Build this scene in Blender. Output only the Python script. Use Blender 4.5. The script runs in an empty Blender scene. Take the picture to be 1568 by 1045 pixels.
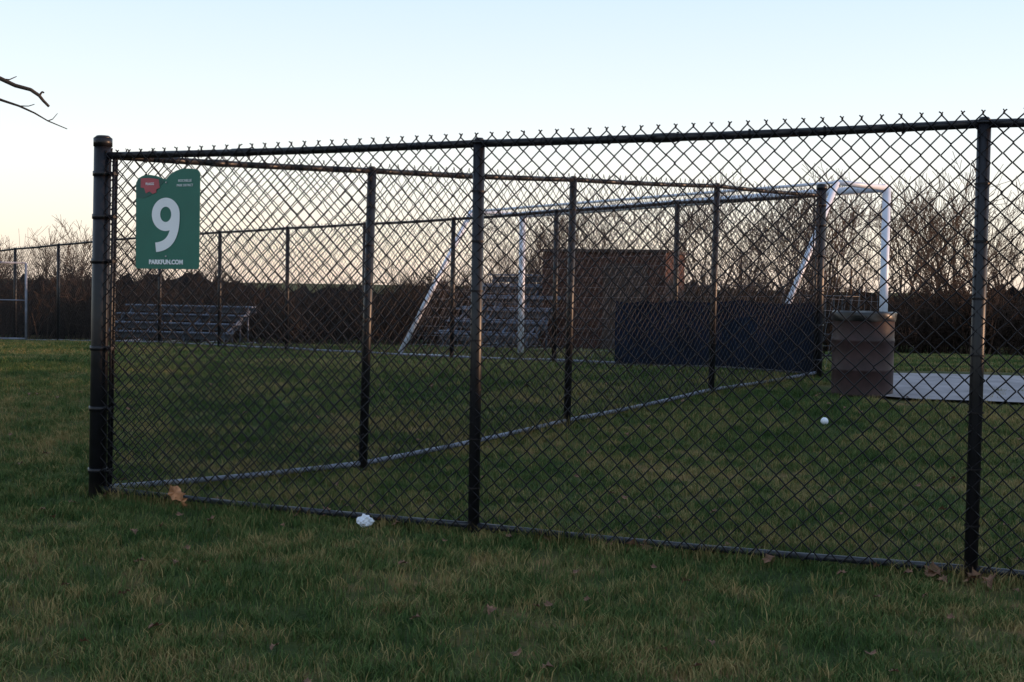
import bpy, math, random
import numpy as np
from mathutils import Vector, Matrix
random.seed(7); rng=np.random.default_rng(7)
sc=bpy.context.scene
sc.view_settings.view_transform='Standard'; sc.view_settings.look='None'; sc.view_settings.exposure=0
COL=sc.collection

# ------------------------------------------------------------ helpers
def link(o,parent=None):
    COL.objects.link(o)
    if parent is not None: o.parent=parent
    return o
def empty(name,loc=(0,0,0),rot=(0,0,0)):
    o=bpy.data.objects.new(name,None); o.location=loc; o.rotation_euler=rot; o.empty_display_size=.2
    COL.objects.link(o); return o
def mkmesh(name,verts,faces,mat=None,smooth=False):
    me=bpy.data.meshes.new(name); me.from_pydata([tuple(v) for v in verts],[],[tuple(f) for f in faces]); me.update()
    if mat: me.materials.append(mat)
    if smooth: me.polygons.foreach_set('use_smooth',[True]*len(me.polygons))
    return me
def fastmesh(name,V,F,mat,smooth=False):
    V=np.asarray(V,dtype=np.float32); F=np.asarray(F,dtype=np.int32)
    me=bpy.data.meshes.new(name); m,k=F.shape
    me.vertices.add(len(V)); me.vertices.foreach_set('co',V.ravel())
    me.loops.add(m*k); me.loops.foreach_set('vertex_index',F.ravel())
    me.polygons.add(m); me.polygons.foreach_set('loop_start',np.arange(0,m*k,k,dtype=np.int32))
    me.polygons.foreach_set('loop_total',np.full(m,k,dtype=np.int32))
    if smooth: me.polygons.foreach_set('use_smooth',np.ones(m,dtype=bool))
    me.update(calc_edges=True); me.validate()
    if mat: me.materials.append(mat)
    return me
def tubes(name,segs,sides,mat,smooth=False,caps=False):
    P0=np.array([s[0] for s in segs],float); P1=np.array([s[1] for s in segs],float)
    R0=np.array([s[2] for s in segs],float); R1=np.array([s[3] for s in segs],float)
    D=P1-P0; L=np.linalg.norm(D,axis=1,keepdims=True); L[L==0]=1; D=D/L
    up=np.tile([0.,0.,1.],(len(segs),1)); up[np.abs(D[:,2])>.9]=[1.,0.,0.]
    U=np.cross(D,up); U/=np.linalg.norm(U,axis=1,keepdims=True); W=np.cross(D,U)
    a=np.arange(sides)*2*math.pi/sides
    ring=np.cos(a)[None,:,None]*U[:,None,:]+np.sin(a)[None,:,None]*W[:,None,:]
    A=P0[:,None,:]+ring*R0[:,None,None]; B=P1[:,None,:]+ring*R1[:,None,None]
    V=np.concatenate([A,B],axis=1).reshape(-1,3)
    base=(np.arange(len(segs))*2*sides)[:,None]
    i=np.arange(sides)[None,:]; j=(np.arange(sides)+1)%sides; j=j[None,:]
    F=np.stack([base+i,base+sides+i,base+sides+j,base+j],axis=2).reshape(-1,4)
    if caps:
        c0=len(V); V=np.concatenate([V,P0,P1]); n=len(segs)
        k=np.arange(n)[:,None]
        F0=np.stack([base+i,base+j,c0+k+0*i,c0+k+0*i],axis=2).reshape(-1,4)[:,:3]
        F1=np.stack([base+sides+j,base+sides+i,c0+n+k+0*i,c0+n+k+0*i],axis=2).reshape(-1,4)[:,:3]
        me=bpy.data.meshes.new(name)
        faces=F.tolist()+F0.tolist()+F1.tolist()
        me.from_pydata(V.tolist(),[],faces); me.update()
        if smooth:
            me.polygons.foreach_set('use_smooth',[True]*len(F)+[False]*(len(faces)-len(F)))
        if mat: me.materials.append(mat)
        return me
    return fastmesh(name,V,F,mat,smooth)
def obj(name,me,parent=None,loc=(0,0,0),rot=(0,0,0)):
    o=bpy.data.objects.new(name,me); o.location=loc; o.rotation_euler=rot
    return link(o,parent)
def box_vf(c,s,rz=0):
    v=[];cx,cy,cz=c;sx,sy,sz=[q/2 for q in s];co,si=math.cos(rz),math.sin(rz)
    for dx,dy,dz in [(-1,-1,-1),(1,-1,-1),(1,1,-1),(-1,1,-1),(-1,-1,1),(1,-1,1),(1,1,1),(-1,1,1)]:
        x,y=dx*sx,dy*sy
        v.append((cx+x*co-y*si,cy+x*si+y*co,cz+dz*sz))
    f=[(0,3,2,1),(4,5,6,7),(0,1,5,4),(1,2,6,5),(2,3,7,6),(3,0,4,7)]
    return v,f
def boxes(name,lst,mat,parent=None,bevel=0,loc=(0,0,0),rot=(0,0,0)):
    V=[];F=[]
    for b in lst:
        v,f=box_vf(*b); n=len(V); V+=v; F+=[tuple(q+n for q in t) for t in f]
    o=obj(name,mkmesh(name,V,F,mat),parent,loc,rot)
    if bevel:
        m=o.modifiers.new('bev','BEVEL'); m.width=bevel; m.segments=2
    return o

# ------------------------------------------------------------ materials
def newmat(name):
    m=bpy.data.materials.new(name); m.use_nodes=True
    nt=m.node_tree; b=nt.nodes['Principled BSDF']; return m,nt,b
def simple(name,c,rough=.6,metal=0,var=.25,scale=8,spec=.5,bump=0):
    m,nt,b=newmat(name); N=nt.nodes; L=nt.links
    b.inputs['Roughness'].default_value=rough; b.inputs['Metallic'].default_value=metal
    b.inputs['Specular IOR Level'].default_value=spec
    tc=N.new('ShaderNodeTexCoord'); no=N.new('ShaderNodeTexNoise'); no.inputs['Scale'].default_value=scale; no.inputs['Detail'].default_value=6
    L.new(tc.outputs['Object'],no.inputs['Vector'])
    r=N.new('ShaderNodeValToRGB'); r.color_ramp.elements[0].position=.3; r.color_ramp.elements[1].position=.7
    r.color_ramp.elements[0].color=(*[x*(1-var) for x in c],1); r.color_ramp.elements[1].color=(*[min(1,x*(1+var)) for x in c],1)
    L.new(no.outputs['Fac'],r.inputs['Fac']); L.new(r.outputs['Color'],b.inputs['Base Color'])
    if bump:
        bp=N.new('ShaderNodeBump'); bp.inputs['Strength'].default_value=bump; bp.inputs['Distance'].default_value=.01
        L.new(no.outputs['Fac'],bp.inputs['Height']); L.new(bp.outputs['Normal'],b.inputs['Normal'])
    return m
M_black=simple('black_vinyl',(.008,.008,.011),.40,0,.35,14,.35)
M_wire=simple('black_vinyl_wire',(.008,.007,.009),.45,0,.3,30,.2)
M_rail_sky=simple('sky_sheen_grey_rail',(.18,.20,.26),.5,0,.4,5)  # light grey stands for sky reflected on black rails
M_rail_dark=simple('bluish_black_rail',(.02,.023,.033),.4,0,.5,5)  # bluish black, a little lighter than the posts
M_white=simple('white_paint',(.58,.63,.74),.4,0,.08,6)
M_net=simple('net_cord',(.22,.23,.27),.8)
M_alu=simple('aluminium',(.10,.12,.17),.5,.1,.15,5,.3)
M_screen=simple('windscreen_fabric',(.006,.010,.022),.9,0,.35,3,.1,.3)
M_barrel=simple('brown_barrel_paint',(.038,.020,.021),.5,0,.35,9,.3,.2)
M_bag=simple('black_bin_liner',(.010,.010,.012),.35)
M_shed=simple('red_brown_siding',(.060,.029,.023),.85,0,.25,5,.2)
M_shedroof=simple('shed_roof',(.035,.022,.018),.8)
M_bark=simple('bark',(.055,.042,.034),.9,0,.35,4,.2)
M_twig=simple('bare_twigs',(.10,.066,.047),.9,0,.45,.15,.2)
M_brush=simple('undergrowth_twigs',(.05,.035,.028),.95,0,.5,.3,.1)
M_dark_bank=simple('added_dark_bank',(.012,.010,.010),1,0,.5,1.5,.1)  # near-black, for the added bank behind the brush and the shading hedge
M_leafo=simple('orange_leaf',(.42,.19,.085),.7,0,.4,30)
M_leafb=simple('brown_leaf',(.15,.075,.042),.8,0,.5,30)
M_paper=simple('white_litter',(.72,.75,.82),.6,0,.08,20)
M_green=simple('sign_green',(.008,.13,.095),.4,0,.08,5)
M_green2=simple('sign_dark_green',(.008,.085,.07),.4,0,.08,5)
M_swh=simple('sign_white',(.8,.82,.85),.4,0,.03,5)
M_red=simple('sign_red',(.42,.07,.09),.4,0,.1,5)
M_path=simple('asphalt_path',(.26,.24,.25),.9,0,.25,3,.2,.3)
M_bolt=simple('galvanised_bolt',(.4,.4,.42),.4,.7)

def grassmat(name,blade):
    m,nt,b=newmat(name); N=nt.nodes; L=nt.links
    geo=N.new('ShaderNodeNewGeometry')
    n1=N.new('ShaderNodeTexNoise'); n1.inputs['Scale'].default_value=.6; n1.inputs['Detail'].default_value=6; n1.inputs['Roughness'].default_value=.7
    n2=N.new('ShaderNodeTexNoise'); n2.inputs['Scale'].default_value=4.5; n2.inputs['Detail'].default_value=5
    L.new(geo.outputs['Position'],n1.inputs['Vector']); L.new(geo.outputs['Position'],n2.inputs['Vector'])
    add=N.new('ShaderNodeMath'); add.operation='MULTIPLY_ADD'; L.new(n2.outputs['Fac'],add.inputs[0]); add.inputs[1].default_value=1.0
    a0=N.new('ShaderNodeMath'); a0.operation='MULTIPLY_ADD'; L.new(n1.outputs['Fac'],a0.inputs[0]); a0.inputs[1].default_value=1.5; a0.inputs[2].default_value=-.52
    L.new(a0.outputs[0],add.inputs[2])
    fac=add.outputs[0]
    if blade:
        at=N.new('ShaderNodeAttribute'); at.attribute_name='shade'
        a2=N.new('ShaderNodeMath'); a2.operation='MULTIPLY_ADD'; L.new(at.outputs['Fac'],a2.inputs[0]); a2.inputs[1].default_value=.55; L.new(fac,a2.inputs[2])
        a3=N.new('ShaderNodeMath'); a3.operation='SUBTRACT'; L.new(a2.outputs[0],a3.inputs[0]); a3.inputs[1].default_value=.27; fac=a3.outputs[0]
    r=N.new('ShaderNodeValToRGB'); e=r.color_ramp.elements
    e[0].position=.42; e[0].color=(.032,.066,.018,1)
    e[1].position=1.0; e[1].color=(.29,.215,.09,1)
    k=e.new(.68); k.color=(.074,.116,.032,1)
    k=e.new(.86); k.color=(.145,.145,.052,1)
    if not blade:
        for q in e: q.color=(q.color[0]*.6,q.color[1]*.5,q.color[2]*.55,1)
    L.new(fac,r.inputs['Fac']); L.new(r.outputs['Color'],b.inputs['Base Color'])
    b.inputs['Roughness'].default_value=.8 if blade else 1; b.inputs['Specular IOR Level'].default_value=.15 if blade else 0.1
    if not blade:
        bp=N.new('ShaderNodeBump'); bp.inputs['Strength'].default_value=.6; bp.inputs['Distance'].default_value=.03
        n3=N.new('ShaderNodeTexNoise'); n3.inputs['Scale'].default_value=40; L.new(geo.outputs['Position'],n3.inputs['Vector'])
        L.new(n3.outputs['Fac'],bp.inputs['Height']); L.new(bp.outputs['Normal'],b.inputs['Normal'])
    return m
M_ground=grassmat('lawn_soil',False); M_blade=grassmat('grass_blades',True)

# ------------------------------------------------------------ terrain
GY=[-1000,8,9.5,11.3,13.4,15.4,17,20,23,26,28.6,30,36,45,80,2000]
GZ=[0,0,.02,.14,.27,.35,.31,.2,.15,.07,-.05,-.12,-.45,-.9,-1.0,-1.0]
def gz(x,y):
    s=0
    for d in (-.9,-.45,0,.45,.9): s+=np.interp(y+d,GY,GZ)
    return float(s/5)+.008*math.sin(x*1.7+y*.6)*math.sin(y*1.3-x*.4)
xs=list(np.arange(-16,16.01,.4)); xs=[-900,-400,-150,-80,-50,-35,-25,-20]+xs+[20,25,35,50,80,150,400,900]
ys=[-600,-200,-60,-20,-8]+list(np.arange(-2,50,.4))+[52,56,62,70,80,120,250,500,1200]
V=[(x,y,gz(x,y)) for y in ys for x in xs]; nx=len(xs)
F=[(j*nx+i,j*nx+i+1,(j+1)*nx+i+1,(j+1)*nx+i) for j in range(len(ys)-1) for i in range(nx-1)]
obj('ground',mkmesh('ground',V,F,M_ground,True))

# path
def lerp(a,b,t): return a+(b-a)*t
V=[];F=[];nu,nv=90,16
for i in range(nu+1):
    for j in range(nv+1):
        t=j/nv; u=i/nu
        y=lerp(13.15,16.1,t)+.03*math.sin(i*.7)*(1 if j in (0,nv) else 0)
        x0=lerp(3.7,3.85,t)
        x=lerp(x0,36,u); y-=.10*(x-4)
        V.append((x,y+(.45 if t<.01 and i==0 else 0),gz(x,y)+.03))
for i in range(nu):
    for j in range(nv):
        a=i*(nv+1)+j; F.append((a,a+nv+1,a+nv+2,a+1))
obj('asphalt_path',mkmesh('asphalt_path',V,F,M_path,True))
def on_path(x,y):
    t=y+.10*(x-4); return x>3.9 and 13.3<t<15.95

# ------------------------------------------------------------ grass
def grass_tile(name,size,n,lmin,lmax,w,seed):
    g=np.random.default_rng(seed)
    px=g.uniform(-size/2,size/2,n); py=g.uniform(-size/2,size/2,n)
    cl=g.uniform(-size/2,size/2,(int(40*size*size),2)); idx=g.integers(0,len(cl),n//2)
    px[:n//2]=cl[idx,0]+g.normal(0,.035,n//2); py[:n//2]=cl[idx,1]+g.normal(0,.035,n//2)
    a=g.uniform(0,2*math.pi,n); L=g.uniform(lmin,lmax,n)*(1+.5*(g.random(n)<.06)); ww=w*g.uniform(.6,1.2,n)
    lean=g.uniform(.15,1.1,n); la=g.uniform(0,2*math.pi,n)
    dx,dy=np.cos(a)*ww/2,np.sin(a)*ww/2
    lx,ly=np.cos(la)*lean*L,np.sin(la)*lean*L
    z=np.zeros(n)
    P=np.stack([np.stack([px-dx,py-dy,z-.01],1),np.stack([px+dx,py+dy,z-.01],1),
      np.stack([px+dx*.8+lx*.35,py+dy*.8+ly*.35,L*.55],1),np.stack([px-dx*.8+lx*.35,py-dy*.8+ly*.35,L*.55],1),
      np.stack([px+dx*.15+lx,py+dy*.15+ly,L*.9],1),np.stack([px-dx*.15+lx,py-dy*.15+ly,L*.9],1)],1)
    V=P.reshape(-1,3); b=(np.arange(n)*6)[:,None]
    F=np.concatenate([b+np.array([[0,1,2,3]]),b+np.array([[3,2,4,5]])])
    me=fastmesh(name,V,F,M_blade)
    at=me.attributes.new('shade','FLOAT','POINT')
    sh=np.clip(g.normal(.46,.24,n)+.38*(g.random(n)<.12),0,1.15)
    at.data.foreach_set('value',np.repeat(sh,6).astype(np.float32))
    return me
grass=empty('grass')
near=[grass_tile('grass_patch',1.0,4600,.018,.045,.0042,s) for s in (1,2,3,4)]
far=[grass_tile('grass_patch_far',2.0,4200,.025,.055,.012,s) for s in (11,12,13)]
def put_tile(me,x,y,sc_=1,off=0,i=0,h=0):
    for dx in (-h,h):
        for dy in (-h,h):
            if on_path(x+dx,y+dy): return
    e=.4; sy=(gz(x,y+e)-gz(x,y-e))/(2*e); sx=(gz(x+e,y)-gz(x-e,y))/(2*e)
    n=Vector((-sx,-sy,1)).normalized()
    q=n.to_track_quat('Z','Y')
    m=Matrix.Translation((x,y,gz(x,y)+off))@q.to_matrix().to_4x4()@Matrix.Rotation(random.uniform(0,6.28),4,'Z')@Matrix.Diagonal((sc_,sc_,sc_*random.uniform(.8,1.25),1))
    o=bpy.data.objects.new('patch',me); o.matrix_world=m; COL.objects.link(o); o.parent=grass
y=2.4
while y<16:
    x=-(.4*y+1.6); 
    while x<.4*y+2.0:
        put_tile(random.choice(near),x+random.uniform(-.08,.08),y+random.uniform(-.08,.08),random.uniform(1.05,1.2),h=.3); x+=.9
    y+=.9
y=16.7
while y<46:
    x=-(.4*y+2.5)
    while x<.4*y+2.5:
        put_tile(random.choice(far),x+random.uniform(-.2,.2),y+random.uniform(-.2,.2),1.05,h=.8); x+=1.75
    y+=1.75

# ------------------------------------------------------------ fences
H=2.1; PITCH=.09
A=(-2.533,8.17); P2=(-.19,7.11); P3=(2.144,6.16); P4=(4.48,5.2); P5=(6.8,4.25)
S1=(-1.03,9.29); S2=(.475,11.3); S3=(2.0,13.37); S4=(3.52,15.4)
FAR=[(3.52-1.47*k,15.4+1.47*k) for k in range(0,13)]
LEAN={A:.03,S1:.045,S2:.02,S3:.015}
HH={P3:.022,P4:.03,P5:.03}
def top_z(p): return H-.01+HH.get(p,0)
def G(p): return Vector((p[0],p[1],gz(*p)))
def fence_run(name,pts,side,bottom_mat,post_r=.03,skip=(),wire_r=.0029,rise=(0,0),bulge=.006):
    root=empty(name)
    posts=[]
    for p in pts:
        if p in skip: continue
        b=G(p); r=post_r; t=b+Vector((LEAN.get(p,0),0,top_z(p)))
        posts.append((b-Vector((0,0,.15)),t,r,r)); posts.append((t,t+Vector((0,0,.012)),r*1.15,r*1.15))
        posts.append((t+Vector((0,0,.012)),t+Vector((0,0,.03)),r*1.1,r*.6))
    if posts: obj('line_posts',tubes('line_posts',posts,18,M_black,True,True),root)
    top=[];bot=[]
    for a,b in zip(pts[:-1],pts[1:]):
        n=6
        ga,gb=G(a),G(b); ta=ga+Vector((LEAN.get(a,0),0,top_z(a))); tb=gb+Vector((LEAN.get(b,0),0,top_z(b)))
        for i in range(n):
            s0=-.008*math.sin(math.pi*i/n); s1=-.008*math.sin(math.pi*(i+1)/n)
            top.append((ta.lerp(tb,i/n)+Vector((0,0,s0)),ta.lerp(tb,(i+1)/n)+Vector((0,0,s1)),.0205,.0205))
        m=ta.lerp(tb,.4)-Vector((0,0,.0075)); d=(gb-ga).normalized()*.06
        top.append((m-d,m+d,.024,.024))
        for i in range(n):
            q0=ga.lerp(gb,i/n); q1=ga.lerp(gb,(i+1)/n)
            s0=-.012*math.sin(math.pi*i/n); s1=-.012*math.sin(math.pi*(i+1)/n)
            bot.append((q0+Vector((0,0,.06+s0)),q1+Vector((0,0,.06+s1)),.017,.017))
    obj('top_rail',tubes('top_rail',top,14,M_black,True,True),root)
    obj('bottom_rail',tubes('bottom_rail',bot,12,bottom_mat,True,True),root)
    P=[np.array(G(p)) for p in pts]; LN=[LEAN.get(p,0) for p in pts]
    seglen=[np.linalg.norm((P[i+1]-P[i])[:2]) for i in range(len(P)-1)]; cum=np.concatenate([[0],np.cumsum(seglen)])
    hp=PITCH/2; ncol=int(cum[-1]/hp); nrow=int(round((H+.0)/hp))
    hs=(H-.035)/nrow
    PA=np.array(P); LNa=np.array(LN)
    I,J=np.meshgrid(np.arange(ncol),np.arange(nrow+1),indexing='ij')
    S=(I+((I+J)%2))*hp
    T=J*hs*(1+(rise[0]+(rise[1]-rise[0])*np.clip(S/cum[-1],0,1))/H)+.035
    jit=rng.normal(0,.0022,S.shape)
    def place(S,T,off):
        s=np.clip(S,0,cum[-1])
        X=np.interp(s,cum,PA[:,0]); Y=np.interp(s,cum,PA[:,1]); Z=np.interp(s,cum,PA[:,2]); ln=np.interp(s,cum,LNa)
        k=np.clip(np.searchsorted(cum,s,side='right')-1,0,len(seglen)-1)
        dx=(PA[k+1,0]-PA[k,0]); dy=(PA[k+1,1]-PA[k,1]); l=np.hypot(dx,dy); nxx=dy/l*side; nyy=-dx/l*side
        frac=(s-cum[k])/np.array(seglen)[k]
        o=off+.027+bulge*np.sin(frac*math.pi*3+T*2.1)*np.sin(T/H*math.pi)*np.sin(np.clip(frac,0,1)*math.pi)
        return np.stack([X+nxx*o+ln*T/H,Y+nyy*o,Z+T],-1)
    off=np.where(((I+J)%2)==0,.0022,-.0022)
    Q=place(S+jit,T+rng.normal(0,.0015,S.shape),off)
    segs0=Q[:,:-1].reshape(-1,3); segs1=Q[:,1:].reshape(-1,3)
    top_ok=((I[:,-1]+J[:,-1])%2)==1
    st=S[:,-1][top_ok]; tt=T[:,-1][top_ok]; z0=np.zeros_like(st)
    jj=rng.normal(0,.0035,st.shape)
    c=place(st,tt,z0); m1=place(st+.003,tt+.008,z0); b1=place(st-.007+jj,tt+.017,z0+.005); b2=place(st+.009+jj,tt+.016,z0-.005)
    segs0=np.concatenate([segs0,c,m1,m1]); segs1=np.concatenate([segs1,m1,b1,b2])
    rr=[wire_r]*(len(segs0)-3*len(st))+[wire_r*1.5]*len(st)+[wire_r]*(2*len(st))
    sg=list(zip(segs0,segs1,rr,rr))
    obj('chain_link_mesh',tubes('chain_link_mesh',sg,4,M_wire,True),root)
    ties=[]
    for i,(a,b) in enumerate(zip(pts[:-1],pts[1:])):
        ta=G(a)+Vector((LEAN.get(a,0),0,top_z(a))); tb=G(b)+Vector((LEAN.get(b,0),0,top_z(b)))
        for k in range(1,7):
            c=ta.lerp(tb,k/7)-Vector((0,0,.006)); d=(tb-ta).normalized()*.004
            ties.append((c-d,c+d,.0265,.0265))
    for p in pts:
        b=G(p)
        for k in range(1,8):
            c=b+Vector((LEAN.get(p,0)*k/8,0,H*k/8)); ties.append((c-Vector((0,0,.004)),c+Vector((0,0,.004)),post_r+.006,post_r+.006))
    obj('tie_wires',tubes('tie_wires',ties,10,M_wire,True),root)
    return root
def corner_post(p,r,hh,root,dirs,bands):
    b=G(p); ln=Vector((LEAN.get(p,0),0,0)); t=b+ln*1.04+Vector((0,0,hh))
    s=[(b-Vector((0,0,.2)),t,r,r),(t-Vector((0,0,.045)),t+Vector((0,0,.004)),r*1.08,r*1.08),(t+Vector((0,0,.004)),t+Vector((0,0,.02)),r*1.06,r*.7)]
    for z in bands:
        c=b+ln*z/H+Vector((0,0,z)); s.append((c-Vector((0,0,.014)),c+Vector((0,0,.014)),r+.005,r+.005))
    obj('corner_post',tubes('corner_post',s,28,M_black,True,True),root)
    bars=[];bolts=[]
    for d in dirs:
        d=Vector((d[0]-p[0],d[1]-p[1],0)).normalized(); o=d*(r+.035)
        bars.append((b+o+Vector((0,0,.05)),b+o+ln+Vector((0,0,H-.02)),.009,.009))
        for z in bands:
            c=b+ln*z/H+Vector((0,0,z)); q=c+d*(r-.005)
            bars.append((q,q+d*.05,.011,.011))
            nrm=Vector((d.y,-d.x,0)); bolts.append((c+d*(r+.02)-nrm*.02,c+d*(r+.02)+nrm*.02,.006,.006))
    obj('tension_bars',tubes('tension_bars',bars,8,M_black,True,True),root)
    obj('bolts',tubes('bolts',bolts,6,M_black,False,True),root)
front=fence_run('chain_link_fence',[A,P2,P3,P4,P5],1,M_rail_dark,.031,(A,),.0034,(0,.11))
corner_post(A,.052,2.19,front,(P2,S1),(.17,.55,.92,1.45,1.72,1.98))
side=fence_run('chain_link_fence',[A,S1,S2,S3,S4],1,M_rail_sky,.031,(A,S4),.0031,(.02,.03))
corner_post(S4,.055,2.2,side,(S3,FAR[1]),(.2,.6,1.0,1.4,1.75,1.98))
farf=fence_run('chain_link_fence',FAR,-1,M_rail_sky,.033,(S4,),.0034,(0.02,.02))

# gate at far left
gt=empty('fence_gate'); g0=Vector((-10.5,28.9,gz(-10.5,28.9))); g1=Vector((-12.4,28.2,gz(-12.4,28.2)))
sg=[]
for q in (g0,g1): sg.append((q+Vector((0,0,.05)),q+Vector((0,0,1.7)),.025,.025))
for z in (.07,.9,1.7): sg.append((g0+Vector((0,0,z)),g1+Vector((0,0,z)),.012 if z==.9 else .022,.012 if z==.9 else .022))
obj('gate_frame',tubes('gate_frame',sg,10,M_rail_sky,True,True),gt)
gw=[]
for i in range(-18,40):
    for s in (-1,1):
        u0=i/20; u1=u0+s*.9
        pts=[t for t in np.linspace(0,1,21) if 0<=u0+(u1-u0)*t<=1]
        if len(pts)>1:
            f=lambda t:g0.lerp(g1,u0+(u1-u0)*t)+Vector((0,0,.07+1.63*t))
            gw.append((f(pts[0]),f(pts[-1]),.003,.003))
obj('gate_wire',tubes('gate_wire',gw,4,M_wire),gt)

# windscreen fabric
def screen(name,pts,h0,h1,off):
    V=[];F=[];n=0
    cols=[]
    for a,b in zip(pts[:-1],pts[1:]):
        for i in range(16): cols.append((lerp(a[0],b[0],i/16),lerp(a[1],b[1],i/16)))
    cols.append(pts[-1]); rows=8
    for i,c in enumerate(cols):
        for j in range(rows+1):
            t=j/rows; w=.018*math.sin(i*.8+t*3)*math.sin(i*.31)
            sag=-.035*abs(math.sin(i*math.pi/8))*t
            V.append((c[0]+off[0]+w*.7,c[1]+off[1]+w*.7,gz(*c)+h0+(h1-h0)*t+sag))
    for i in range(len(cols)-1):
        for j in range(rows):
            a=i*(rows+1)+j; F.append((a,a+rows+1,a+rows+2,a+1))
    return obj(name,mkmesh(name,V,F,M_screen,True))
mid=(lerp(FAR[1][0],FAR[2][0],.45),lerp(FAR[1][1],FAR[2][1],.45))
screen('windscreen',[FAR[0],FAR[1],mid],.06,.87,(-.04,-.04))

# ------------------------------------------------------------ park sign
ang=math.atan2(-.412,.911)
d=Vector((.911,-.412,0)); nrm=Vector((-.412,-.911,0))
pos=Vector((A[0],A[1],0))+d*.56+nrm*.045+Vector((0,0,1.705))
sign=empty('park_sign',pos,(math.pi/2,0,ang))
def SP(x,y): return ((x-270)/107*.454,(338-y)/148*.578)
outline=[(216,412),(219,414),(322,414),(325,411),(326,271),(322,266),(308,264),(296,264),(285,267),(275,272),(268,279),(262,278),(252,274),(240,272),(228,273),(220,277),(216,284)]
def plate(name,pts,z0,z1,mat,parent):
    n=len(pts); V=[(*SP(*p),z0) for p in pts]+[(*SP(*p),z1) for p in pts]
    F=[tuple(range(n))[::-1],tuple(range(n,2*n))]+[(i,(i+1)%n,n+(i+1)%n,n+i) for i in range(n)]
    return obj(name,mkmesh(name,V,F,mat),parent)
plate('panel',outline,-.004,0,M_green,sign)
sw=[(218,284),(221,279),(230,275),(240,274),(252,276),(262,280),(266,282),(258,290),(250,298),(240,304),(228,307),(218,306)]
plate('dark_swoosh',sw,.0005,.002,M_green2,sign)
plate('red_state_logo',[(225,277),(240,277),(256,279),(258,292),(252,294),(252,299),(246,301),(240,297),(234,300),(231,292),(225,291)],.0022,.0035,M_red,sign)
def text(name,body,x,y,size,mat,z,bold=0,sx=1,sy=1):
    c=bpy.data.curves.new(name,'FONT'); c.body=body; c.size=size; c.align_x='CENTER'; c.align_y='CENTER'; c.offset=bold; c.extrude=.0008
    c.materials.append(mat); o=bpy.data.objects.new(name,c); X,Y=SP(x,y); o.location=(X,Y,z); o.scale=(sx,sy,1); link(o,sign); return o
# bold numeral 9
V=[];F=[]
def ringpts(cx,cy,rx,ry,n=40): return [(cx+rx*math.cos(2*math.pi*i/n),cy-ry*math.sin(2*math.pi*i/n)) for i in range(n)]
o_=ringpts(268.5,332,24,25); i_=ringpts(268.5,332,9.5,11.5); n=len(o_)
for p in o_+i_: V.append((*SP(*p),.003))
for i in range(n): F.append((i,(i+1)%n,n+(i+1)%n,n+i))
obj('numeral_9_bowl',mkmesh('numeral_9_bowl',V,F,M_swh),sign)
cen=[]; 
for i in range(15):
    t=i/14
    p0,p1,p2,p3=(285.3,334),(285.5,362),(277,380),(251.5,381.5)
    x=(1-t)**3*p0[0]+3*(1-t)**2*t*p1[0]+3*(1-t)*t*t*p2[0]+t**3*p3[0]
    y_=(1-t)**3*p0[1]+3*(1-t)**2*t*p1[1]+3*(1-t)*t*t*p2[1]+t**3*p3[1]
    cen.append((x,y_))
V=[];F=[]
for i,(x,y_) in enumerate(cen):
    a=cen[max(0,i-1)]; b=cen[min(14,i+1)]; tx,ty=b[0]-a[0],b[1]-a[1]; l=math.hypot(tx,ty); nx_,ny_=-ty/l,tx/l
    w=7.2
    V+=[(*SP(x+nx_*w,y_+ny_*w),.0034),(*SP(x-nx_*w,y_-ny_*w),.0034)]
for i in range(14): F.append((2*i,2*i+1,2*i+3,2*i+2))
obj('numeral_9_tail',mkmesh('numeral_9_tail',V,F,M_swh),sign)
text('website','PARKFUN.COM',269,404,.036,M_swh,.0025,.0016,1.0,1)
text('district_line_1','ROCHELLE',301,282,.021,M_swh,.0025,0,.95,1)
text('district_line_2','PARK DISTRICT',301,289,.02,M_swh,.0025,0,.85,1)
text('logo_text','FLAGG',241,286,.02,M_swh,.0045,.0004,1,1)
bl=[(269,284),(269,395)]
obj('bolts',tubes('bolts',[((*SP(*p),0),(*SP(*p),.006),.005,.004) for p in bl],10,M_bolt,True,True),sign)

# ------------------------------------------------------------ soccer goal
goal=empty('soccer_goal')
gl=Vector((.15,23,gz(.15,23)-.02)); gr=Vector((4.93,17.8,gz(4.93,17.8)+.0)); dep=Vector((-.74,-.68,0))
GH=2.42; r=.055; sg=[]
up=Vector((0,0,GH)); tl=gl+up; tr=gr+up
sg+=[(gl,tl,r,r),(gr,tr,r,r),(tl,tr,r,r)]
bs=[]
for k,(g,t) in enumerate(((gl,tl),(gr,tr))):
    bt=t+dep*1.15; bb=g+dep*2.6; bb.z=gz(bb.x,bb.y)+.05
    sg+=[(t,bt,.035,.035),(bt,bb,.04,.04)]
    if k==0: sg.append((g+Vector((0,0,.02)),bb-Vector((0,0,.03)),.018,.018))
    bs.append((bt,bb))
sg+=[(bs[0][1]-Vector((0,0,.02)),bs[1][1]-Vector((0,0,.03)),.022,.022),(bs[0][0],bs[1][0],.02,.02)]
obj('frame',tubes('frame',sg,14,M_white,True,True),goal)
net=[]
N=54
for i in range(N+1):
    t=i/N; a=bs[0][0].lerp(bs[1][0],t); b=bs[0][1].lerp(bs[1][1],t); c=tl.lerp(tr,t); net+=[(a,b,.0017,.0017),(c,a,.0017,.0017)]
for j in range(1,16):
    t=j/16; net.append((bs[0][0].lerp(bs[0][1],t),bs[1][0].lerp(bs[1][1],t),.0017,.0017))
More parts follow.
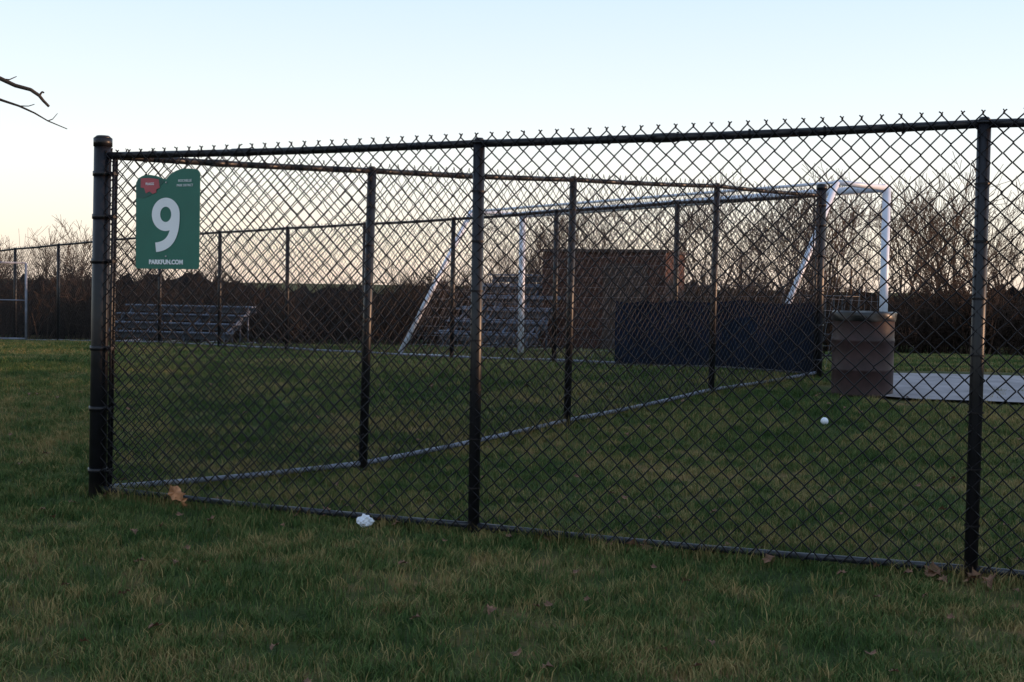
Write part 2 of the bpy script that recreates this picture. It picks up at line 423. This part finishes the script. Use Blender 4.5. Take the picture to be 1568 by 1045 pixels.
for g,t_,(bt,bb) in ((gl,tl,bs[0]),(gr,tr,bs[1])):
    for j in range(1,16):
        t=j/16; net.append((t_.lerp(g,t),bt.lerp(bb,t),.0017,.0017))
    for j in range(1,14):
        t=j/14; net.append((t_.lerp(bt,t),g.lerp(bb,t),.0017,.0017))
obj('net',tubes('net',net,3,M_net),goal)

# ------------------------------------------------------------ bleachers
def bleachers(x,y,w,rows,rz,rise=.22,run=.42):
    e=empty('bleachers',(x,y,gz(x,y)),(0,0,rz))
    pl=[];fr=[]
    for i in range(rows):
        z=.3+i*rise; yy=i*run
        pl+=[((0,yy-.06,z),(w,.11,.035)),((0,yy+.07,z),(w,.11,.035))]
        if i: pl.append(((0,yy-.3,z-.2),(w,.22,.03)))
        pl.append(((0,yy+.14,z-.09),(w,.02,.12)))
    boxes('seat_planks',pl,M_alu,e,.005)
    for k in range(4):
        xx=-w/2+.15+k*(w-.3)/3
        fr.append(((xx,-.1,0.02),(xx,rows*run,0.02),.025,.025)); fr.append(((xx,-.1,.22),(xx,(rows-1)*run+.1,.2+(rows-1)*rise),.025,.025))
        for i in range(rows): fr.append(((xx,i*run,0),(xx,i*run,.27+i*rise),.022,.022))
        fr.append(((xx,0,.02),(xx,(rows-1)*run,.2+(rows-1)*rise),.015,.015))
    obj('frame',tubes('frame',fr,8,M_alu,True,True),e)
    return e
bleachers(-8.2,31.5,3.4,4,-.25,.2,.42)
b2=bleachers(-.55,26.5,2.2,6,-.5,.24,.42)

# ------------------------------------------------------------ shed
sh=empty('storage_shed',(2.15,28.0,gz(2.15,28)-.05),(0,0,-.3))
boxes('walls',[((0,0,1.05),(2.5,2.2,2.1))],M_shed,sh)
cl=[]
for i in range(14): cl.append(((0,-1.115,.1+i*.145),(2.52,.03,.125)))
for i in range(14): cl.append(((-1.265,0,.1+i*.145),(.03,2.2,.125)))
boxes('siding',cl,M_shed,sh,.006)
boxes('door',[((.45,-1.145,.95),(.9,.03,1.85)),((.45,-1.165,1.4),(.8,.012,.05)),((.45,-1.165,.6),(.8,.012,.05))],M_shedroof,sh,.005)
boxes('roof',[((0,0,2.13),(2.64,2.36,.06))],M_shedroof,sh,.01)

# ------------------------------------------------------------ barrel bin
bx,by=3.60,13.72
bar=empty('trash_barrel',(bx,by,gz(bx,by)-.01))
prof=[(.0,.0),(.30,.0),(.312,.012),(.309,.03),(.308,.245),(.313,.257),(.315,.27),(.313,.283),(.308,.295),(.308,.545),(.313,.557),(.315,.57),(.313,.583),(.308,.595),(.308,.8),(.316,.815),(.318,.83),(.31,.845),(.295,.84),(.293,.5),(.29,.1),(0,.1)]
def lathe(name,prof,n,mat,parent,jit=0):
    V=[];F=[]
    for k,(r_,z) in enumerate(prof):
        for i in range(n):
            a=2*math.pi*i/n; rr=r_*(1+jit*math.sin(a*7+k)); V.append((rr*math.cos(a),rr*math.sin(a),z+jit*.5*math.sin(a*5+k*2)*r_))
    for k in range(len(prof)-1):
        for i in range(n):
            F.append((k*n+i,k*n+(i+1)%n,(k+1)*n+(i+1)%n,(k+1)*n+i))
    return obj(name,mkmesh(name,V,F,mat,True),parent)
lathe('drum',prof,48,M_barrel,bar)
lathe('bin_liner',[(.321,.77),(.326,.785),(.323,.82),(.325,.85),(.318,.862),(.30,.862),(.28,.84),(.25,.6),(0,.5)],48,M_bag,bar,.018)

rl=empty('metal_railing',(4.75,20.3,gz(4.75,20.3)))
sg=[((-.65,0,1.05),(.5,0,1.05),.014,.014),((-.65,0,.15),(.5,0,.15),.014,.014)]
for i in range(10): sg.append(((-.65+i*.128,0,0 if i in(0,9) else .15),(-.65+i*.128,0,1.2 if i in (0,9) else 1.05),.011,.011))
obj('rail_bars',tubes('rail_bars',sg,8,M_black,True,True),rl)

# ------------------------------------------------------------ trees
def gen_tree(seed,height,trunk_r,spread,depth,multi=1,minr=.006):
    R=random.Random(seed); segs=[]
    def br(p,d,l,r,dep):
        n=3 if dep>0 else 2
        for i in range(n):
            d=(d+Vector((R.gauss(0,.13),R.gauss(0,.13),R.gauss(.05,.08)))).normalized()
            q=p+d*(l/n); r2=max(minr,r*(1-.22*(1 if dep else 1.6)/1)); segs.append((tuple(p),tuple(q),r,r2)); p=q; r=r2
            if dep>0:
                for c in range(R.choice([1,1,2])):
                    a=R.uniform(0,2*math.pi); e=R.uniform(.45,.95)*spread
                    u=d.orthogonal().normalized(); v=d.cross(u)
                    nd=(d*math.cos(e)+(u*math.cos(a)+v*math.sin(a))*math.sin(e)); nd.z+=.18; nd.normalize()
                    br(p,nd,l*R.uniform(.5,.75),max(minr,r*.62),dep-1)
    for k in range(multi):
        a=R.uniform(0,6.28); t=0 if multi==1 else R.uniform(.1,.5)
        br(Vector((0,0,-.1)) if multi==1 else Vector((R.uniform(-.3,.3),R.uniform(-.3,.3),-.1)),Vector((math.cos(a)*t,math.sin(a)*t,1)).normalized(),height*.5,trunk_r,depth)
    return segs
def norm_tree(segs,h):
    top=sorted([s[1][2] for s in segs])[-max(1,len(segs)//200)]
    k=h/top
    return [(tuple(np.array(a)*k),tuple(np.array(b)*k),r0,r1) for a,b,r0,r1 in segs]
big=[tubes('bare_tree_shape',norm_tree(gen_tree(20+i,5.2,.085,.9,4 if i%2 else 3,minr=.0088),6.0),3,M_twig) for i in range(8)]
shr=[tubes('shrub_shape',norm_tree(gen_tree(60+i,2.4,.03,1.15,3,multi=4,minr=.009),2.4),3,M_brush) for i in range(4)]
tl_=empty('distant_treeline')
def inst(me,x,y,s,sz=1,nm='tree'):
    o=bpy.data.objects.new(nm,me); o.location=(x,y,gz(x,y)); o.scale=(s,s,s*sz); o.rotation_euler=(0,0,random.uniform(0,6.28)); COL.objects.link(o); o.parent=tl_
def canopy(x,y):
    b=x/y
    return np.interp(b,[-1.2,-.45,-.38,-.30,-.22,-.17,-.12,-.09,-.03,.02,.12,.22,.30,.40,.6,1.2],[4.5,4.4,4.3,4.0,3.7,2.5,2.5,3.9,4.4,5.4,6.4,6.7,6.8,6.7,6.5,6.5])
for i in range(185):
    y=random.uniform(46,62); b=random.uniform(-.6,.6); x=b*y
    h=canopy(x,y)*random.choice([random.uniform(.5,.85),random.uniform(.85,1.1)])*(y/52)
    if -.19<b<-.105: h*=.8
    k=h/6.0
    inst(random.choice(big),x,y,k)
for i in range(560):
    y=random.uniform(43.5,52); b=random.uniform(-.66,.66); x=b*y
    inst(random.choice(shr),x,y,random.uniform(.6,1.2)*(1.0 if not -.2<b<-.1 else .8),random.uniform(.8,1.1),'shrub')
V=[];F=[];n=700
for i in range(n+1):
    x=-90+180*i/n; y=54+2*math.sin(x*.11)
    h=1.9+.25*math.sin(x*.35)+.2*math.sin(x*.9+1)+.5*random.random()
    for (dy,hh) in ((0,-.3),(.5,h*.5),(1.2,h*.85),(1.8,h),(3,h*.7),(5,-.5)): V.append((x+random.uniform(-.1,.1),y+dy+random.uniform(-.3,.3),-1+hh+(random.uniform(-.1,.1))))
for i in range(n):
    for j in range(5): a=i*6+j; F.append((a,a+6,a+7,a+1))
obj('added_dark_bank',mkmesh('added_dark_bank',V,F,M_dark_bank))  # solid dark mass added so no light shows through the brush
wr=empty('added_shade_hedge')  # unseen hedge off to the right, added and sized to block low sun
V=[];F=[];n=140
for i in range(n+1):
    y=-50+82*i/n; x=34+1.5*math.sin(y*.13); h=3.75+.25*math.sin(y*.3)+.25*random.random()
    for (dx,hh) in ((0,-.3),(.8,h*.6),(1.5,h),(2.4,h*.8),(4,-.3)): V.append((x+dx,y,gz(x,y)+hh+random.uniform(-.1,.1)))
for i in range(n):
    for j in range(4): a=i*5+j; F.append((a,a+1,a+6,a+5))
obj('hedge_shade_mass',mkmesh('hedge_shade_mass',V,F,M_dark_bank),wr)
for i in range(60):
    y=random.uniform(-48,32); x=34+random.uniform(-1,3)
    o=bpy.data.objects.new('hedge_shrub',random.choice(shr)); o.location=(x,y,gz(x,y)+.3); s=random.uniform(1.1,1.5); o.scale=(s,s,s); o.rotation_euler=(0,0,random.uniform(0,6)); COL.objects.link(o); o.parent=wr

# near bare tree, mostly out of frame at the left, one limb reaching in
nt_=empty('bare_tree')
T0=Vector((-5.1,6.6,0))
segs=[]
def chain(pts,r0,r1):
    n=len(pts)-1
    for i in range(n): segs.append((pts[i],pts[i+1],lerp(r0,r1,i/n),lerp(r0,r1,(i+1)/n)))
P=lambda x,y,z:Vector((x,y,z))
chain([T0+P(0,0,-.2),T0+P(.03,0,1),T0+P(-.03,.05,1.9),T0+P(.02,0,2.9),T0+P(-.1,.1,4.2),T0+P(-.05,.0,5.6),T0+P(.05,.1,7)],.16,.03)
chain([P(-5.12,6.62,1.9),P(-4.5,6.7,2.3),P(-3.9,6.85,2.48),P(-3.3,6.95,2.50),P(-2.9,7,2.45)],.05,.014)
chain([P(-2.9,7,2.45),P(-2.78,7,2.40),P(-2.70,7,2.385),P(-2.60,7,2.34),P(-2.52,7,2.32),P(-2.475,7,2.29),P(-2.455,7,2.265),P(-2.425,7.0,2.235)],.013,.007)
chain([P(-3.3,6.95,2.50),P(-3.0,7,2.38),P(-2.75,7,2.29),P(-2.66,7,2.26),P(-2.58,7,2.235),P(-2.50,7,2.20),P(-2.43,7,2.16),P(-2.33,7,2.12)],.010,.0022)
chain([P(-2.70,7,2.375),P(-2.63,7,2.37),P(-2.6,7.02,2.39)],.004,.002)
chain([P(-2.475,7,2.29),P(-2.46,7,2.31),P(-2.45,7,2.305)],.006,.004)
chain([P(-2.58,7,2.235),P(-2.53,7,2.235),P(-2.50,7,2.245)],.003,.002)
chain([P(-2.43,7,2.16),P(-2.405,7,2.17),P(-2.38,7,2.20)],.003,.0015)
R=random.Random(3)
def nb(p,d,l,r,dep):
    for i in range(3):
        d=(d+Vector((R.gauss(0,.15),R.gauss(0,.15),R.gauss(.04,.08)))).normalized(); q=p+d*l/3; segs.append((p.copy(),q,r,r*.8)); p=q; r*=.8
        if q.x>-3.3: return
        if dep>0 and R.random()<.85:
            a=R.uniform(0,6.28); u=d.orthogonal().normalized(); v=d.cross(u); nb(p,(d*.65+(u*math.cos(a)+v*math.sin(a))*.75).normalized(),l*.65,r*.6,dep-1)
for k in range(14):
    z=2.2+k*.33; a=R.uniform(math.pi*.5,math.pi*1.5)
    nb(T0+P(0,0,z),Vector((math.cos(a),math.sin(a),.6)).normalized(),1.7-.07*k,.045,3)
obj('trunk_and_limbs',tubes('trunk_and_limbs',segs,8,M_bark,True),nt_)

# ------------------------------------------------------------ litter and leaves
def blob(name,loc,r,mat,sq=(1,1,1),am=.25,seed=1):
    import bmesh
    bm=bmesh.new(); bmesh.ops.create_icosphere(bm,subdivisions=3,radius=r); R=random.Random(seed)
    ph=[R.uniform(0,6) for _ in range(6)]
    for v in bm.verts:
        n=v.co.normalized(); k=1+am*(math.sin(n.x*5+ph[0])*math.sin(n.y*6+ph[1])+.5*math.sin(n.z*11+ph[2])*math.sin(n.x*9+ph[3]))
        v.co=Vector((v.co.x*sq[0]*k,v.co.y*sq[1]*k,v.co.z*sq[2]*k))
    me=bpy.data.meshes.new(name); bm.to_mesh(me); bm.free(); me.materials.append(mat)
    if am<.1: me.polygons.foreach_set('use_smooth',[True]*len(me.polygons))
    return obj(name,me,None,loc)
blob('crumpled_paper_cup',(-.79,7.28,.042),.034,M_paper,(1.15,.9,.95),.35,9)
blob('baseball',(2.75,11.7,gz(2.75,11.7)+.035),.034,M_paper,(1,1,1),.0,2)
def leaf(name,mat,loc,s,rot,parent=None):
    pts=[(0,-.5),(.18,-.32),(.42,-.38),(.34,-.12),(.5,.1),(.26,.12),(.2,.34),(0,.55),(-.16,.32),(-.3,.18),(-.48,.14),(-.34,-.1),(-.4,-.36),(-.15,-.3)]
    V=[(0,0,.06*s)]+[(x*s,y*s,(abs(x)*.5+.1*math.sin(9*y))*s) for x,y in pts]; n=len(pts)
    F=[(0,i+1,(i+1)%n+1) for i in range(n)]
    return obj(name,mkmesh(name,V,F,mat,False),parent,loc,rot)
fl=empty('fallen_leaf')
leaf('blade',M_leafo,(-1.97,7.83,.09),.11,(1.0,.5,.4),fl)
leaf('lobe',M_leafo,(-1.93,7.80,.045),.10,(.8,.9,1.9),fl)
lv=empty('leaf_litter')
for i in range(40):
    t=random.uniform(-.2,3.1); 
    x=lerp(A[0],P2[0],t); y=lerp(A[1],P2[1],t)+random.uniform(-.05,.12)
    leaf('leaf',M_leafb,(x,y,gz(x,y)+.04),random.uniform(.04,.09),(random.uniform(-.7,.7),random.uniform(-.7,.7),random.uniform(0,6)),lv)
for i in range(170):
    y=random.uniform(4,14); x=random.uniform(-.42,.42)*y
    leaf('leaf',M_leafb,(x,y,gz(x,y)+.035),random.uniform(.03,.06),(random.uniform(-.5,.5),random.uniform(-.5,.5),random.uniform(0,6)),lv)
def blades_at(name,items,mean):
    Vs=[];Fs=[];sh=[];k=0; g=np.random.default_rng(99)
    for x,y,L in items:
        z=gz(x,y)-.01; an=g.uniform(0,6.28); w=.0022; ln=g.uniform(.1,.8)*L; la=g.uniform(0,6.28)
        dx,dy=math.cos(an)*w,math.sin(an)*w; lx,ly=math.cos(la)*ln,math.sin(la)*ln
        Vs+=[(x-dx,y-dy,z),(x+dx,y+dy,z),(x+dx*.8+lx*.35,y+dy*.8+ly*.35,z+L*.6),(x-dx*.8+lx*.35,y-dy*.8+ly*.35,z+L*.6),(x+dx*.1+lx,y+dy*.1+ly,z+L),(x-dx*.1+lx,y-dy*.1+ly,z+L)]
        Fs+=[(k,k+1,k+2,k+3),(k+3,k+2,k+4,k+5)]; k+=6
        sh+=[min(1.2,max(0,g.normal(mean,.28)))]*6
    me=fastmesh(name,Vs,Fs,M_blade); at=me.attributes.new('shade','FLOAT','POINT'); at.data.foreach_set('value',np.array(sh,dtype=np.float32))
    obj(name,me,grass)
def strip(pts,dens,seed,base=.25):
    g=np.random.default_rng(seed); out=[]
    for a,b in zip(pts[:-1],pts[1:]):
        l=math.dist(a,b)
        for i in range(int(l*dens)):
            t=g.random(); cx=lerp(a[0],b[0],t)
            m=.5+.5*math.sin(cx*2.3+1)*math.sin(cx*5.1)
            if g.random()>base+.75*m: continue
            out.append((cx+g.normal(0,.02),lerp(a[1],b[1],t)+g.normal(0,.035),g.uniform(.04,.12)*(.6+.6*m)))
    return out
blades_at('fence_foot_grass',strip([A,P2,P3,P4],1500,5)+strip([A,S1,S2,S3,S4],700,6)+strip(FAR,300,7),.78)
g=np.random.default_rng(41); it=[]
cl=[(P2[0]+.05,P2[1]-.05),(.55,6.75),(-.2,6.9),(P2[0]+.12,P2[1]-.08)]
for i in range(26): cl.append((g.uniform(2.0,4.6),g.uniform(11.8,13.1)))
for i in range(210):
    y=3.6+10.5*g.random(); cl.append((g.uniform(-.42,.42)*y,y))
for cx,cy in cl:
    nn=int(g.uniform(20,70)); s=g.uniform(.02,.06)
    for _ in range(nn): it.append((cx+g.normal(0,s),cy+g.normal(0,s),g.uniform(.03,.085)))
blades_at('dry_tufts',it,.95)

# ------------------------------------------------------------ camera, light, world
cam=bpy.data.cameras.new('camera'); cam.sensor_width=36; cam.lens=47.07; cam.clip_end=3000; cam.clip_start=.05
co=bpy.data.objects.new('camera',cam); COL.objects.link(co)
co.matrix_world=Matrix.Translation((0,0,1.35))@Matrix.Rotation(math.pi/2-.0424,4,'X')@Matrix.Rotation(.0157,4,'Z')
sc.camera=co
EL=math.radians(5.0); AZ=math.radians(92)
w=bpy.data.worlds.new('World'); sc.world=w; w.use_nodes=True; nt=w.node_tree; N=nt.nodes; L=nt.links
bg=N['Background']; sky=N.new('ShaderNodeTexSky'); sky.sky_type='NISHITA'; sky.sun_disc=False
sky.sun_elevation=EL; sky.sun_rotation=AZ; sky.altitude=200; sky.air_density=1.0; sky.dust_density=.6; sky.ozone_density=1.5
tc=N.new('ShaderNodeTexCoord'); sp=N.new('ShaderNodeSeparateXYZ'); L.new(tc.outputs['Generated'],sp.inputs[0])
rp=N.new('ShaderNodeValToRGB'); e=rp.color_ramp.elements
e[0].position=0; e[0].color=(.95,.80,.70,1); e[1].position=1; e[1].color=(.42,.55,.78,1)
for p_,c_ in ((.035,(.97,.89,.81)),(.08,(.96,.94,.93)),(.13,(.85,.91,.98)),(.22,(.66,.81,.96)),(.5,(.50,.66,.89))):
    k=e.new(p_); k.color=(*c_,1)
L.new(sp.outputs['Z'],rp.inputs['Fac'])
sc1=N.new('ShaderNodeVectorMath'); sc1.operation='SCALE'; L.new(sky.outputs['Color'],sc1.inputs[0]); sc1.inputs['Scale'].default_value=.07
sc2=N.new('ShaderNodeVectorMath'); sc2.operation='SCALE'; L.new(rp.outputs['Color'],sc2.inputs[0]); sc2.inputs['Scale'].default_value=.95
ad=N.new('ShaderNodeVectorMath'); ad.operation='ADD'; L.new(sc1.outputs[0],ad.inputs[0]); L.new(sc2.outputs[0],ad.inputs[1])
L.new(ad.outputs[0],bg.inputs['Color']); bg.inputs['Strength'].default_value=1.0
sun=bpy.data.lights.new('sun','SUN'); sun.energy=5.0; sun.angle=math.radians(.5); sun.color=(1,.58,.34)
so=bpy.data.objects.new('sun',sun); COL.objects.link(so)
dirv=Vector((math.sin(AZ)*math.cos(EL),math.cos(AZ)*math.cos(EL),math.sin(EL)))
so.rotation_euler=dirv.to_track_quat('Z','Y').to_euler()
